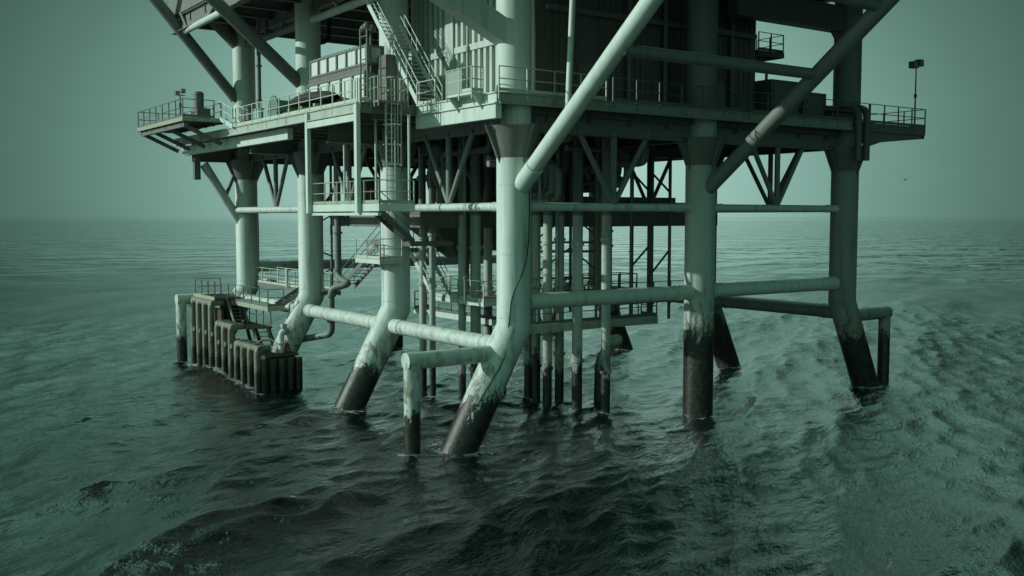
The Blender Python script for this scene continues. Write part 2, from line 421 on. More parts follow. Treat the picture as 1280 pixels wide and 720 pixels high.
# ================================================================== GALLERIES AND WALKWAYS
def gallery(name, label, lo, hi, z, sides, mat='steel', rail='rail', th=.22, group='railed galleries and walkways'):
    t = thing(name, label, 'walkway', group)
    x0, y0 = lo; x1, y1 = hi
    mb().box((x0 + .06, y0 + .06, z - .06), (x1 - .06, y1 - .06, z)).ob('floor', 'deck', t)
    f = mb()
    f.box((x0, y0, z - th), (x1, y0 + .06, z + .012)).box((x0, y1 - .06, z - th), (x1, y1, z + .012)).box((x0, y0 + .06, z - th), (x0 + .06, y1 - .06, z + .012)).box((x1 - .06, y0 + .06, z - th), (x1, y1 - .06, z + .012))
    f.ob('frame', mat, t)
    u = mb(); k = max(2, int((y1 - y0) / 1.2))
    for i in range(1, k): u.box((x0 + .06, y0 + (y1 - y0) * i / k - .04, z - th), (x1 - .06, y0 + (y1 - y0) * i / k + .04, z - .06))
    u.ob('bearer', 'under', t)
    for s_ in sides: rail_run(t, [(*p, z) for p in s_], mat=rail)
    return t
# left corner gallery standing out over the sea
lg = gallery('corner_gallery', 'railed gallery jutting over the sea at the far left corner', (-6.9, 23.6), (-4.2, 33.2), 15.62, [[(-4.2, 33.1), (-6.85, 33.1), (-6.85, 23.65), (-5.0, 23.65)], [(-4.25, 24.6), (-4.25, 33)]], 'yellow', 'rail_dark')
for y in (24.5, 27.6, 30.6, 33): mb().beam((-6.7, y, 15.3), (-4.3, y, 14.2), .22, .22).ob('strut', 'under', lg)
mb().box((-6.7, 24, 15.1), (-6.45, 33.1, 15.38)).ob('edge_girder', 'under', lg)
# gallery hung below the left deck
hg = gallery('hung_gallery', 'railed gallery hung on two tall posts below the left deck', (-4.5, 3.9), (-2.7, 11.0), 10.4, [[(-2.7, 3.95), (-4.47, 3.95), (-4.47, 10.95)]], 'steel', 'yellow', .32)
for y in (5.7, 11.1): mb().beam((-4.62, y, 10.0), (-4.62, y, 14.9), .2, .26).ob('hanger_post', 'steel', hg)
mb().beam((-4.62, 5.85, 14.3), (-4.62, 11.0, 14.3), .18, .3).ob('header_beam', 'steel', hg)
mb().beam((-4.45, 3.95, 9.95), (-4.45, 11, 9.95), .16, .12).ob('lower_chord', 'steel', hg)
for y in (4.2, 7.4, 10.8): mb().tube((-2.8, y, 10.2), (-2.8, y, 14.4), .06).ob('hanger_rod', 'steel', hg)
gallery('leg_landing', 'small caged landing wrapped round the second left leg', (-1.5, 9.6), (-.2, 12.3), 7.66, [[(-.2, 9.63), (-1.47, 9.63), (-1.47, 12.3)]])
gallery('stair_landing', 'dark landing between stairs right of the second left leg', (-.1, 8.9), (2.4, 10.0), 8.55, [], 'under', 'rail_dark')
gallery('stair_landing', 'dark landing at the head of the open stair', (.8, 13.4), (2.7, 15.2), 8.5, [], 'under', 'rail_dark')
gallery('conductor_walkway', 'pale railed walkway among the conductor pipes behind the front leg', (2.85, 6.7), (6.4, 11.8), 5.5, [[(3.9, 11.75), (6.3, 11.75)], [(2.9, 11.6), (2.9, 6.75), (6.35, 6.75), (6.35, 11.7)]])
gallery('conductor_walkway', 'lower dark walkway behind the right-hand lower brace', (3.4, 4.7), (13.0, 6.1), 4.4, [[(3.45, 4.75), (12.95, 4.75), (12.95, 6)]], 'conductor', 'rail_dark', .42)
gallery('conductor_walkway', 'lower walkway reaching back under the pale railed one', (4.9, 6.2), (6.3, 17.5), 4.3, [[(4.95, 6.3), (4.95, 17.4), (6.2, 17.4)]], 'steel', 'rail_dark', .3)
# jetty walkway beside the boat landing
jw = gallery('landing_walkway', 'walkway with faded yellow edge leading to the boat landing', (-2.6, 21.9), (-1.5, 33.0), 4.42, [[(-2.55, 32.9), (-2.55, 21.95), (-1.55, 21.95)]], 'yellow', 'rail_dark', .26)
gallery('leg_walkway', 'grey walkway above the lower brace between the two farthest left legs', (.3, 20.4), (1.5, 33), 5.3, [[(.35, 33), (.35, 20.45)], [(1.45, 33), (1.45, 20.45)]], 'under')
stair('access_staircase', 'tiny dark stair between the yellow walkway and the leg walkway', (-1.6, 22.2, 4.45), (.2, 22.2, 5.5), (0, 1, 0), .9, 'rail_dark', rails=(0, 0))
# high small balcony at the right
gallery('high_balcony', 'small balcony high up at the right between module and leg', (20.6, 4.6), (22.9, 6.8), 19.5, [[(20.7, 4.65), (22.85, 4.65), (22.85, 6.7)]], 'under', 'rail_dark', .3)

# caged ladder
cl = thing('caged_ladder', 'caged ladder dropping from the left deck to the hung gallery', 'ladder')
LX, LY = -3.1, 5.35
for dx in (-.22, .22): mb().tube((LX + dx, LY, 10.4), (LX + dx, LY, 16.1), .03, 8).ob('rail', 'rail', cl)
for k in range(19): mb().tube((LX - .22, LY, 10.6 + k * .28), (LX + .22, LY, 10.6 + k * .28), .014, 6).ob('rung', 'rail', cl)
for z in (12.2, 13.1, 14.0, 14.9, 15.5, 16.1):
    arc = [(LX + .42 * math.cos(a), LY - .05 - .62 * math.sin(a), z) for a in [math.pi * i / 10 for i in range(11)]]
    h = mb()
    for p, q in zip(arc, arc[1:]): h.beam(p, q, .012, .06)
    h.ob('cage_hoop', 'yellow' if z > 14.5 else 'rail', cl)
for a in (.3, .9, 1.57, 2.2, 2.84):
    mb().beam((LX + .42 * math.cos(a), LY - .05 - .62 * math.sin(a), 12.2), (LX + .42 * math.cos(a), LY - .05 - .62 * math.sin(a), 16.1), .04, .012).ob('cage_bar', 'yellow' if a < 1 else 'rail', cl)
lc = thing('ladder_platform', 'yellow-railed stance at the head of the caged ladder', 'platform')
mb().box((-4.0, 4.75, 14.96), (-2.5, 5.62, 15.04)).ob('floor', 'deck', lc)
rail_run(lc, [(-3.6, 4.8, 15.05), (-4.0, 4.8, 15.05), (-4.0, 5.55, 15.05)], mat='yellow', sp=.45, toe=False)
rail_run(lc, [(-2.5, 5.55, 15.05), (-2.5, 4.8, 15.05), (-2.6, 4.8, 15.05)], mat='yellow', sp=.45, toe=False)

# ================================================================== MODULES AND DECK CARGO
md = thing('process_module', 'big ribbed steel module filling the space behind the front leg', 'module')
mb().box((1.5, 2.5, 15.01), (17.4, 10.9, 22.4)).ob('shell', 'clad', md)
rb = mb()
for k in range(17):
    y = 2.75 + k * .5
    rb.box((1.32, y - .1, 15.05), (1.498, y + .1, 22.38))
rb.ob('corrugated_wall', 'clad', md)
mb().box((1.26, 2.5, 17.78), (1.318, 10.9, 18.08)).ob('wall_beam', 'clad', md)
mb().box((1.2, 6.9, 15.02), (1.49, 7.6, 22.39)).ob('wall_post', 'clad', md)
mb().box((1.16, 10.4, 15.02), (1.49, 10.92, 22.39)).ob('wall_post', 'clad', md)
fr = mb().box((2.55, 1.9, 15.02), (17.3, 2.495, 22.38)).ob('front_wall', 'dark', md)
mb().box((2.5, 1.95, 15.02), (2.548, 2.45, 22.37)).ob('corner_strip', 'white', md)
rf = mb()
for k in range(36):
    x = 3.2 + k * .39
    if 4.9 < x < 6.1 or 12.4 < x < 13.5: continue
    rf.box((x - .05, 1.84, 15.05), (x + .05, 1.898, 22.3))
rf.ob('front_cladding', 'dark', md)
for x in (5.0, 12.5):
    d = mb().box((x, 1.8, 15.05), (x + 1.0, 1.897, 17.1)).ob('door', 'under', md)
    mb().tube((x + .85, 1.78, 16.0), (x + .85, 1.7, 16.0), .04, 8).ob('handle', 'steel', d)
for x in (8.0, 10.4, 15.2): mb().tube((x, 1.6, 15.02), (x, 1.6, 22.9), .12).ob('downpipe', 'under', md)
mb().box((13.7, 1.5, 15.03), (14.5, 1.83, 16.9)).ob('cabinet', 'under', md)
mb().box((3.0, 1.5, 19.3), (17, 1.83, 19.55)).ob('cable_tray', 'under', md)
m2 = thing('drill_tower_base', 'dark lattice tower of pipes right of the ribbed module', 'tower')
for x in (18.4, 20.2):
    for y in (4.6, 6.6):
        mb().tube((x, y, 15.0), (x, y, 22.8), .13).ob('post', 'dark', m2)
for k in range(5):
    z = 15.3 + k * 1.5
    for a, b in (((18.4, 4.6), (20.2, 4.6)), ((18.4, 6.6), (20.2, 6.6)), ((18.4, 4.6), (18.4, 6.6)), ((20.2, 4.6), (20.2, 6.6))):
        mb().beam((*a, z), (*b, z + (1.4 if k % 2 else 0)), .1, .1).ob('brace', 'dark', m2)
mb().tube((19.3, 5.6, 15), (19.3, 5.6, 22.8), .4, 16).ob('riser_drum', 'dark', m2)
for x, y, w, h, l in ((17.6, 1.0, 2.3, 2.2, 'dark squat skid beside the ribbed module on the front deck'), (20.2, .9, 1.9, 1.7, 'dark upright cabinet close to the right corner leg'), (23.6, 2.0, 1.0, 1.1, 'low dark skid right of the corner leg'), (18.2, 7.5, 4.6, 2.0, 'long dark skid behind the lattice tower of pipes')):
    s = thing('equipment_skid', l, 'equipment', 'equipment skids on the front deck', (0, 0, 0))
    mb().box((x, y, 15.1), (x + w, y + 1.2, 15 + h)).ob('housing', 'dark', s); mb().box((x - .1, y - .1, 15.005), (x + w + .1, y + 1.3, 15.1)).ob('base', 'under', s)
    mb().box((x + .2, y - .04, 15.3), (x + w - .2, y - .002, 15 + h - .2)).ob('door', 'under', s)
    mb().tube((x + .3, y + .6, 15 + h), (x + .3, y + .6, 15 + h + .5), .08).ob('vent', 'under', s)

def container(label, lo, hi, mat, n):
    t = thing('equipment_container', label, 'container', 'containers stacked on the left deck')
    x0, y0, z0 = lo; x1, y1, z1 = hi
    mb().box((x0 + .06, y0 + .06, z0 + .1), (x1 - .06, y1 - .06, z1 - .06)).ob('wall', mat, t)
    f = mb()
    for zz in (z0, z1 - .1):
        f.box((x0, y0, zz), (x1, y0 + .12, zz + .1)).box((x0, y1 - .12, zz), (x1, y1, zz + .1))
        f.box((x0, y0 + .12, zz), (x0 + .1, y1 - .12, zz + .1)).box((x1 - .1, y0 + .12, zz), (x1, y1 - .12, zz + .1))
    for x in (x0, x1 - .12):
        for y in (y0, y1 - .12): f.box((x, y, z0 + .1), (x + .12, y + .12, z1 - .1))
    f.ob('frame', 'under', t)
    for k in range(1, n):
        y = y0 + (y1 - y0) * k / n
        mb().box((x0 - .02, y - .06, z0 + .1), (x0 + .058, y + .06, z1 - .1)).ob('stiffener', 'under', t)
    mb().box((x0 + .1, y0 + .13, z1 - .058), (x1 - .1, y1 - .13, z1 - .01)).ob('roof', 'dark', t)
    return t
c1 = container('long white container on the left deck, lower of two stacked', (-2.5, 9.1, 15.02), (-1.4, 15.9, 16.95), 'white', 5)
for y, w in ((10.2, .8), (12.6, 1.0)): mb().box((-2.49, y, 15.3), (-2.435, y + w, 16.6)).ob('door', 'clad', c1)
mb().box((-2.4, 9.1, 16.97), (-1.5, 15.9, 17.25)).ob('skid_beam', 'dark', c1)
c2 = container('white container with dark stiffeners, upper of two stacked', (-2.45, 9.0, 17.26), (-1.45, 15.7, 18.2), 'white', 6)
rr = mb()
for k in range(14): rr.box((-2.3, 9.3 + k * .45, 18.205), (-2.1, 9.5 + k * .45, 18.29))
rr.ob('roof_fitting', 'dark', c2)
tk = thing('horizontal_tank', 'dark horizontal tank with one sunlit end behind the containers', 'tank')
mb().tube((.6, 14.6, 17.0), (6.5, 14.6, 17.0), 1.55, 32).ob('shell', 'dark', tk)
mb().tube((.5, 14.6, 17.0), (.598, 14.6, 17.0), 1.45, 32).ob('end_plate', 'white', tk)
for x in (1.6, 5.2): mb().box((x, 13.3, 15.02), (x + .3, 15.9, 16.2)).ob('saddle', 'dark', tk)
ds = thing('shade_cabinet', 'made-up dark cabinet filling the shaded gap between the containers and second left leg', 'cabinet')  # dark box added where only shaded backdrop lies behind
mb().box((-1.9, 8.0, 15.02), (-1.3, 8.9, 17.6)).ob('wall', 'dark', ds); mb().box((-1.85, 8.05, 17.6), (-1.35, 8.85, 17.66)).ob('roof', 'dark', ds)
mb().box((-1.8, 7.97, 15.3), (-1.4, 7.998, 17.3)).ob('door', 'under', ds)
# covered raft on a pale cradle
ra = thing('covered_raft', 'dark covered raft lying on a pale cradle behind the left rail', 'raft')
hull = mb(); secs = []
for i in range(13):
    t = i / 12; w = .85 * math.sin(math.pi * min(1, max(.04, t * .94 + .03))) ** .5; h = .34 + .3 * (t - .5) ** 2
    secs.append([(-3.3 + w * math.cos(a), 10.8 + t * 5.2, 15.75 + (h * 1.5 if math.sin(a) > 0 else h * .5) * math.sin(a) * (w / .85)) for a in [2 * math.pi * k / 12 for k in range(12)]])
hull.add([p for s in secs for p in s], [(i * 12 + k, i * 12 + (k + 1) % 12, (i + 1) * 12 + (k + 1) % 12, (i + 1) * 12 + k) for i in range(12) for k in range(12)], True)
hull.ob('hull', 'tarp', ra)
cr = mb()
for y in (11.6, 13.2, 14.8): cr.box((-4.0, y, 15.02), (-2.7, y + .25, 15.5))
cr.box((-4.1, 11.0, 15.02), (-3.95, 15.5, 15.35)); cr.ob('cradle', 'yellow', ra)
wn = thing('deck_winch', 'green deck winch with cable drum beside the third left leg', 'winch')
mb().tube((-3.7, 17.6, 15.75), (-2.4, 17.6, 15.75), .5, 20).ob('drum', 'green', wn)
for x in (-3.8, -2.4): mb().tube((x, 17.6, 15.75), (x + .09, 17.6, 15.75), .72, 20).ob('flange', 'green', wn)
mb().box((-3.9, 16.7, 15.02), (-2.2, 18.6, 15.2)).ob('base', 'dark', wn); mb().box((-3.4, 18.0, 15.2), (-2.6, 18.7, 16.1)).ob('motor', 'green', wn)
for x in (-3.65, -2.5): mb().plate([(x, 17.0, 15.2), (x, 18.2, 15.2), (x, 17.6, 16.0)], .06).ob('cheek', 'green', wn)
for k, (y, w) in enumerate(((20.0, 'leftmost'), (19.6, 'middle'), (19.2, 'rightmost'))):
    d = thing('chemical_drum', f'{w} of three pale blue drums standing behind the left rail', 'drum', 'pale blue drums on the left deck')
    mb().tube((-3.9, y, 15.02), (-3.9, y, 15.9), .17, 18).ob('body', 'drum', d)
    hp = mb()
    for z in (15.3, 15.6, 15.88): hp.tube((-3.9, y, z), (-3.9, y, z + .03), .18, 18)
    hp.ob('hoop', 'drum', d)
for y, h, l in ((20.5, 1.0, 'dark crate nearest the three pale drums'), (21.1, .8, 'dark crate nearest the far left corner leg')):
    d = thing('dark_crate', l, 'crate', 'dark crates on the left deck')
    mb().box((-4.1, y, 15.05), (-3.2, y + .5, 15 + h)).ob('body', 'dark', d); mb().box((-4.15, y - .03, 15 + h), (-3.15, y + .53, 15.06 + h)).ob('lid', 'dark', d)
mc = thing('gallery_machine', 'dark upright machine standing on the corner gallery', 'machine')
mb().box((-5.6, 24.9, 15.63), (-4.8, 25.9, 16.3)).ob('base', 'dark', mc); mb().tube((-5.3, 25.5, 16.3), (-5.3, 25.5, 17.2), .3, 16).ob('drum', 'dark', mc)
mb().ball((-5.3, 25.5, 17.2), .32, 12, (1, 1, .6)).ob('cap', 'dark', mc)
sc = thing('access_tower', 'slender open post frame beside the right end of the containers', 'scaffold')
for x, y in ((-2.75, 8.3), (-2.75, 9.0), (-2.2, 9.0)): mb().tube((x, y, 15.02), (x, y, 18.9), .05, 8).ob('post', 'strut', sc)
for z in (15.6, 16.2, 17.4, 18.5): mb().tube((-2.75, 8.3, z), (-2.75, 9.0, z), .03, 8).ob('rung', 'strut', sc)
for x, y in ((-2.7, 8.4), (-2.2, 8.8), (-2.5, 9.1)): mb().ball((x, y, 18.95), .2, 8).ob('cable_coil', 'dark', sc)
hp_ = thing('drain_hopper', 'dark tapering hopper below the mezzanine left of the front leg', 'hopper')
mb().add([(4.2, 13.5, 9.2), (10.0, 13.5, 9.2), (10.0, 17, 9.2), (4.2, 17, 9.2), (6.3, 14.6, 7.4), (7.9, 14.6, 7.4), (7.9, 15.9, 7.4), (6.3, 15.9, 7.4)], [(0, 1, 5, 4), (1, 2, 6, 5), (2, 3, 7, 6), (3, 0, 4, 7), (4, 5, 6, 7), (3, 2, 1, 0)]).ob('funnel', 'under', hp_)
mb().tube((7.1, 15.2, 7.4), (7.1, 15.2, 5.0), .3, 14).ob('outlet', 'under', hp_)
mb().pipe([(1.6, 15.2, 7.9), (12.4, 15.2, 7.9)], .14, 12).ob('header', 'under', hp_)
for k, (x, y, z0, z1, w_) in enumerate(((2.2, 7.4, 5.6, 14.3, 'left of the front leg over the pale walkway'), (4.6, 11.2, 5.6, 14.3, 'at the back corner of the pale walkway'), (9.0, 5.2, 4.5, 14.3, 'between the conductors and the caisson'), (6.2, 4.9, 4.5, 14.3, 'closest to the right side of the front leg'), (11.6, 5.4, 4.5, 12.6, 'beside the right end of the lower dark walkway'), (3.2, 2.4, 10.4, 14.3, 'in the gap under the deck corner'))):
    t = thing('service_line', 'thin service pipe rising ' + w_, 'pipe', 'thin service pipes under the deck')
    mb().tube((x, y, z0), (x, y, z1), .075, 10).ob('tube', 'strut', t)
    for z in np.arange(z0 + 1.1, z1, 2.3): mb().tube((x, y, float(z)), (x, y, float(z) + .06), .13, 10).ob('clamp', 'strut', t)
gallery('conductor_walkway', 'dim railed walkway above the right-hand lower brace among the conductors', (8.4, 7.6), (14.2, 9.2), 5.5, [[(8.5, 7.65), (14.1, 7.65), (14.1, 9.1)], [(8.5, 9.15), (14.1, 9.15)]], 'under', 'rail_dark')
lat = thing('guide_lattice', 'dark lattice guide frame among the conductors behind the front leg', 'frame')
for x, y in ((8.2, 9.6), (9.8, 8.4), (11.2, 7.4)): mb().tube((x, y, 4.5), (x, y, 13.6), .09, 10).ob('post', 'under', lat)
for z in (6.4, 7.9, 8.4, 10.6, 12.4): mb().beam((8.2, 9.6, z), (11.2, 7.4, z), .1, .12).ob('crosspiece', 'under', lat)
for z in (5, 6.6, 8.5, 10.8):
    mb().tube((8.2, 9.6, z), (9.8, 8.4, z + 1.5), .05, 8).ob('diagonal', 'under', lat); mb().tube((9.8, 8.4, z + 1.5), (11.2, 7.4, z), .05, 8).ob('diagonal', 'under', lat)
# floodlights
def flood(x, y, z0, z1, label, q=1.):
    t = thing('floodlight_pole', label, 'floodlight', 'floodlight poles')
    mb().tube((x, y, z0), (x, y, z1), .05, 10, .035).ob('pole', 'rail_dark', t)
    mb().box((x - .12, y - .12, z0 + .003), (x + .12, y + .12, z0 + .04)).ob('base_plate', 'rail_dark', t)
    mb().box((x - .06, y - .06, z0 + (z1 - z0) * .5), (x + .06, y + .06, z0 + (z1 - z0) * .5 + .2)).ob('junction_box', 'rail_dark', t)
    mb().beam((x - .3, y - .05, z1), (x + .3, y + .05, z1), .05, .05).ob('cross_arm', 'rail_dark', t)
    for s_, dz in ((-.32, .1), (.26, .25)):
        s_ *= q; l = mb().box((x + s_ - .2 * q, y - .2, z1 + dz - .18 * q), (x + s_ + .2 * q, y + .15, z1 + dz + .2 * q)).ob('lamp_head', 'dark', t)
        mb().box((x + s_ - .16 * q, y - .215, z1 + dz - .14 * q), (x + s_ + .16 * q, y - .202, z1 + dz + .16 * q)).ob('lens', 'glass', l)
flood(28.2, -.65, 15.0, 18.5, 'tall twin-headed floodlight on the right gallery against the sky')
flood(-6.6, 24.9, 15.62, 17.0, 'short twin-headed floodlight on the left corner gallery', .6)
flood(-1.3, 1.6, 15.0, 19.0, 'slim floodlight mast behind the screened bay by the corrugated wall')

# ================================================================== PIPEWORK
cs = [(6.6, 8.0, .22, 'leftmost conductor pipe right of the front leg'), (6.6, 7.3, .24, 'dark conductor pipe, second right of the front leg'), (6.46, 6.1, .24, 'sunlit conductor pipe, third right of the front leg'),
      (7.69, 6.66, .24, 'conductor pipe in the middle of the cluster right of the front leg'), (7.25, 4.6, .27, 'thick conductor pipe passing before the lower dark walkway'), (7.9, 3.1, .24, 'conductor pipe beside the floating curved pipe'),
      (2.34, 10.9, .17, 'slim dark conductor pipe by the open stair, farthest left of the cluster'), (2.9, 12.9, .2, 'shaded conductor pipe behind the open stair'),
      (5.2, 8.4, .2, 'dark conductor pipe half hidden at the left edge of the front leg'),
      (3.4, 9.6, .2, 'slim conductor pipe rising through the pale walkway, left one'), (4.0, 9.2, .28, 'thick sunlit conductor pipe rising through the pale walkway'), (5.6, 10.4, .24, 'shaded conductor pipe immediately left of the front leg')]
for x, y, r, l in cs:
    t = thing('conductor_pipe', l, 'pipe', 'conductor pipes between deck and sea')
    mb().tube((x, y, -3), (x, y, 9.9), r, 20).ob('tube', 'conductor', t); mb().tube((x, y, 9.9), (x, y, 14.4), r + .01, 20).ob('upper_tube', 'under', t)  # upper tube coloured darker to stand in for under-deck gloom
    for z in (1.6 + (x * 7 % 1), 5.75 + (y * 3 % 1) * .4, 8.1 + (x * 5 % 1)):
        mb().tube((x, y, z), (x, y, z + .16), r + .07, 20).ob('collar', 'conductor', t)
cz = thing('caisson', 'thick dark caisson left of the second front leg', 'caisson')
mb().tube((10.3, 6.2, 5), (10.3, 6.2, 14.4), .5, 24).ob('tube', 'under', cz)
for z in (8.2, 9.0, 11): mb().tube((10.3, 6.2, z), (10.3, 6.2, z + .12), .56, 24).ob('flange', 'under', cz)
fl = tag(mb().pipe([(7.9, 3.1, 3.4), (9.2, 3.6, 3.5), (9.7, 4.6, 3.2), (9.5, 5.4, 2.2), (9.3, 5.3, -1.5)], .3, 16, .5).ob('curved_pipe', 'conductor'), 'fat curved pipe end looping just above the water among the conductors', 'pipe')
rs = thing('riser_pipe', 'riser pipe with elbows hugging the third left leg', 'pipe')
mb().pipe([(.95, 19.6, 14), (.95, 19.6, 6.2), (.9, 18.0, 5.9), (.2, 19.0, 5.6), (.2, 19.0, 2.9), (-.9, 22.4, 2.2)], .2, 16, .4).ob('tube', 'strut', rs)
for p in ((.95, 19.6, 8.8), (.95, 19.6, 6.6), (.2, 19.0, 5.1), (.2, 19, 3.6)): mb().tube(p, (p[0], p[1], p[2] + .14), .28, 16).ob('flange', 'strut', rs)
lp = thing('looped_riser', 'pair of looped riser pipes at the right deck corner', 'pipe')
for dx in (0, .7):
    mb().pipe([(22.0 + dx, -1.35, 12.9), (22.0 + dx, -1.35, 15.6 + dx * .2), (22.0 + dx, 1.2, 15.9), (22.0 + dx, 1.2, 15.05)], .2, 14, .5).ob('tube', 'dark', lp)
    mb().tube((22.0 + dx, -1.35, 14.9), (22.0 + dx, -1.35, 15.05), .28, 14).ob('flange', 'dark', lp)
hz_ = tag(mb().pipe([(1.2, 24.0, 22.9), (1.2, 24.0, 21.0), (1.9, 24, 20.7), (2.6, 24.0, 21.0), (2.6, 24.0, 22.9)], .14, 12, .5).ob('hose_loop', 'black'), 'black hose hanging in a loop under the upper deck', 'hose')
vp = thing('slender_pipe', 'slender vertical pipe between the two farthest left legs', 'pipe')
mb().tube((-.9, 27, 15.0), (-.9, 27, 22.8), .13).ob('tube', 'under', vp)
for z in (17.2, 19.4): mb().tube((-.9, 27, z), (-.9, 27, z + .1), .2).ob('collar', 'under', vp)
# under-deck vessels and lines in the gloom
pv = thing('separator_vessel', 'dark vessel hanging in the gloom under the deck behind the front leg', 'vessel')
mb().tube((4.2, 12.8, 12.0), (13.0, 12.8, 12.0), 1.55, 28).ob('shell', 'dark', pv)
mb().ball((4.2, 12.8, 12.0), 1.55, 16, (.4, 1, 1)).ob('dished_end', 'dark', pv); mb().ball((13.0, 12.8, 12.0), 1.55, 16, (.4, 1, 1)).ob('dished_end', 'dark', pv)
for x in (5.5, 11.5): mb().box((x, 11.5, 10.14), (x + .35, 14.1, 11.2)).ob('saddle', 'dark', pv)
for x in (6, 8, 10): mb().tube((x, 12.8, 13.4), (x, 12.8, 14.3), .2).ob('nozzle', 'dark', pv)
p2 = thing('pump_skid', 'dark boxy skid under the deck behind the conductors', 'equipment')
mb().box((8.2, 15.2, 10.15), (13.5, 19.8, 13.4)).ob('housing', 'dark', p2); mb().box((8.1, 15.1, 13.4), (13.6, 19.9, 13.5)).ob('roof', 'dark', p2)
p3 = thing('pump_skid', 'dark low plant block under the deck between the two left middle legs', 'equipment')
mb().box((2.6, 19.0, 10.15), (6.6, 21.0, 12.2)).ob('housing', 'dark', p3)
for x in (3.1, 4.4, 5.7): mb().tube((x, 18.9, 11.2), (x, 18.7, 11.2), .5, 16).ob('fan', 'dark', p3)
for k in range(9):
    x = 2.5 + k * 1.0; y = 2.0 + (k * 5 % 7); z = 12.2 + (k * 3 % 5) * .35
    t = thing('process_pipe', 'dim pipe run with flanges among the piping under the deck', 'pipe', 'pipe runs under the deck')
    if k % 2: pts = [(x, y, 14.2), (x, y, z), (x, y + 5, z), (x + 1, y + 5, z - 1.2), (x + 1, y + 9, z - 1.2)]
    else: pts = [(x - 2.5, y, z), (x + 1.5, y, z), (x + 1.5, y, z - 1.6), (x + 1.5, y + 4, z - 1.6)]
    mb().pipe(pts, .15 + .05 * (k % 3), 12, .5).ob('tube', 'under', t)
    q = pts[2]; mb().tube((q[0], q[1] + .5, q[2]), (q[0], q[1] + .62, q[2]), .32, 14).ob('flange', 'under', t)
for k, (x, y, z, l) in enumerate(((2.4, 14.5, 12.9, 'valve cluster left of the front leg under the deck'), (1.9, 9.8, 13.3, 'valve cluster nearest the second left leg under the deck'))):
    t = thing('valve_cluster', l, 'valve', 'valve clusters under the deck')
    mb().ball((x, y, z), .45, 12).ob('body', 'under', t)
    mb().pipe([(x, y, z), (x, y, z - 1.4), (x + .6, y + .4, z - 1.9), (x + .6, y + .4, 10.2)], .24, 12, .4).ob('spool', 'under', t)
    mb().tube((x - .7, y, z), (x - .6, y, z), .35, 16).ob('handwheel', 'under', t); mb().tube((x - .65, y, z), (x, y, z), .05).ob('spindle', 'under', t)
# far support frame seen right of the second front leg's left side
ft = thing('support_frame', 'tall lattice support frame left of the second front leg', 'frame')
for y, r in ((12.45, .1), (10.75, .2), (9.05, .1)): mb().tube((18, y, 3.6), (18, y, 14), r, 14).ob('post', 'under', ft)
for a, b in (((12.45, 12.6), (10.75, 11.3)), ((10.75, 12.6), (9.05, 11.3)), ((12.45, 6.7), (10.75, 8.1)), ((10.75, 6.2), (9.05, 7.8))):
    mb().tube((18, a[0], a[1]), (18, b[0], b[1]), .07, 10).ob('diagonal', 'under', ft)
lw = thing('rear_walkway', 'dim low walkway with rails far behind the lower front brace', 'walkway')
mb().box((13, 8.0, 4.75), (18.5, 13.5, 4.95)).ob('floor', 'under', lw); rail_run(lw, [(13, 13.5, 4.95), (13, 8, 4.95), (18.5, 8, 4.95)], mat='rail_dark')
# equipment and tarp on the mezzanine
pr_ = thing('pipe_rack', 'long dark pipe rack on the mezzanine far behind the front brace', 'rack')
for k in range(4): mb().tube((11.5, 10.2 + k * .4, 10.55), (20.5, 10.2 + k * .4, 10.55), .16).ob('pipe', 'dark', pr_)
for x in (12, 16, 20): mb().box((x, 9.9, 10.15), (x + .2, 11.8, 10.38)).ob('bearer', 'dark', pr_)
mb().beam((11.5, 9.95, 10.85), (19.3, 9.95, 10.85), .1, .3).ob('side_beam', 'dark', pr_)
bt = thing('blue_tarpaulin', 'blue tarpaulin bundle lying on the mezzanine beside the hung gallery', 'tarpaulin')
bb = mb(); random.seed(3)
gx, gy = 9, 6; vv = []
for i in range(gx):
    for j in range(gy):
        e = min(i, gx - 1 - i, j, gy - 1 - j)
        vv.append((2.2 + i * .12, 10.0 + j * .25, 10.15 + (0 if e == 0 else .22 + random.uniform(0, .14))))
bb.add(vv, [(i * gy + j, (i + 1) * gy + j, (i + 1) * gy + j + 1, i * gy + j + 1) for i in range(gx - 1) for j in range(gy - 1)], True); bb.ob('cover', 'blue', bt)
# cables
tag(mb().pipe([(0.307, -0.711, 11.061), (0.341, -0.696, 10.138), (0.282, -0.722, 8.834), (0.124, -0.765, 7.979), (-0.128, -0.764, 7.299), (-0.395, -0.667, 6.789), (-0.532, -0.564, 6.273), (-0.592, -0.5, 5.41), (-0.626, -0.457, 4.89), (-0.956, -0.722, 3.907), (-1.343, -0.713, 3.253), (-1.76, -0.663, 2.703), (-2.06, -0.624, 2.283), (-2.328, -0.6, 1.865)], .024, 8, .3).ob('hanging_cable', 'rope'), 'black cable hanging down the front leg', 'cable')
tag(mb().sweep([(-.9, 27.6, 10.1), (-.88, 27.6, 8.8), (-.9, 27.62, 6.2)], .035, 6).ob('hanging_chain', 'rope'), 'dark line hanging beside the far left corner leg', 'chain')
# service ladder column behind the far left corner leg
sl = thing('ladder_mast', 'thin lattice mast between the two farthest left legs', 'mast')
for dx in (0, 1.0): mb().tube((1.6 + dx, 24.0, 5.3), (1.6 + dx, 24.0, 14), .09, 8).ob('post', 'under', sl)
for k in range(5): mb().tube((1.6, 24, 6 + k * 1.7), (2.6, 24, 6.5 + k * 1.7 - (k % 2) * .9), .05, 8).ob('rung', 'under', sl)

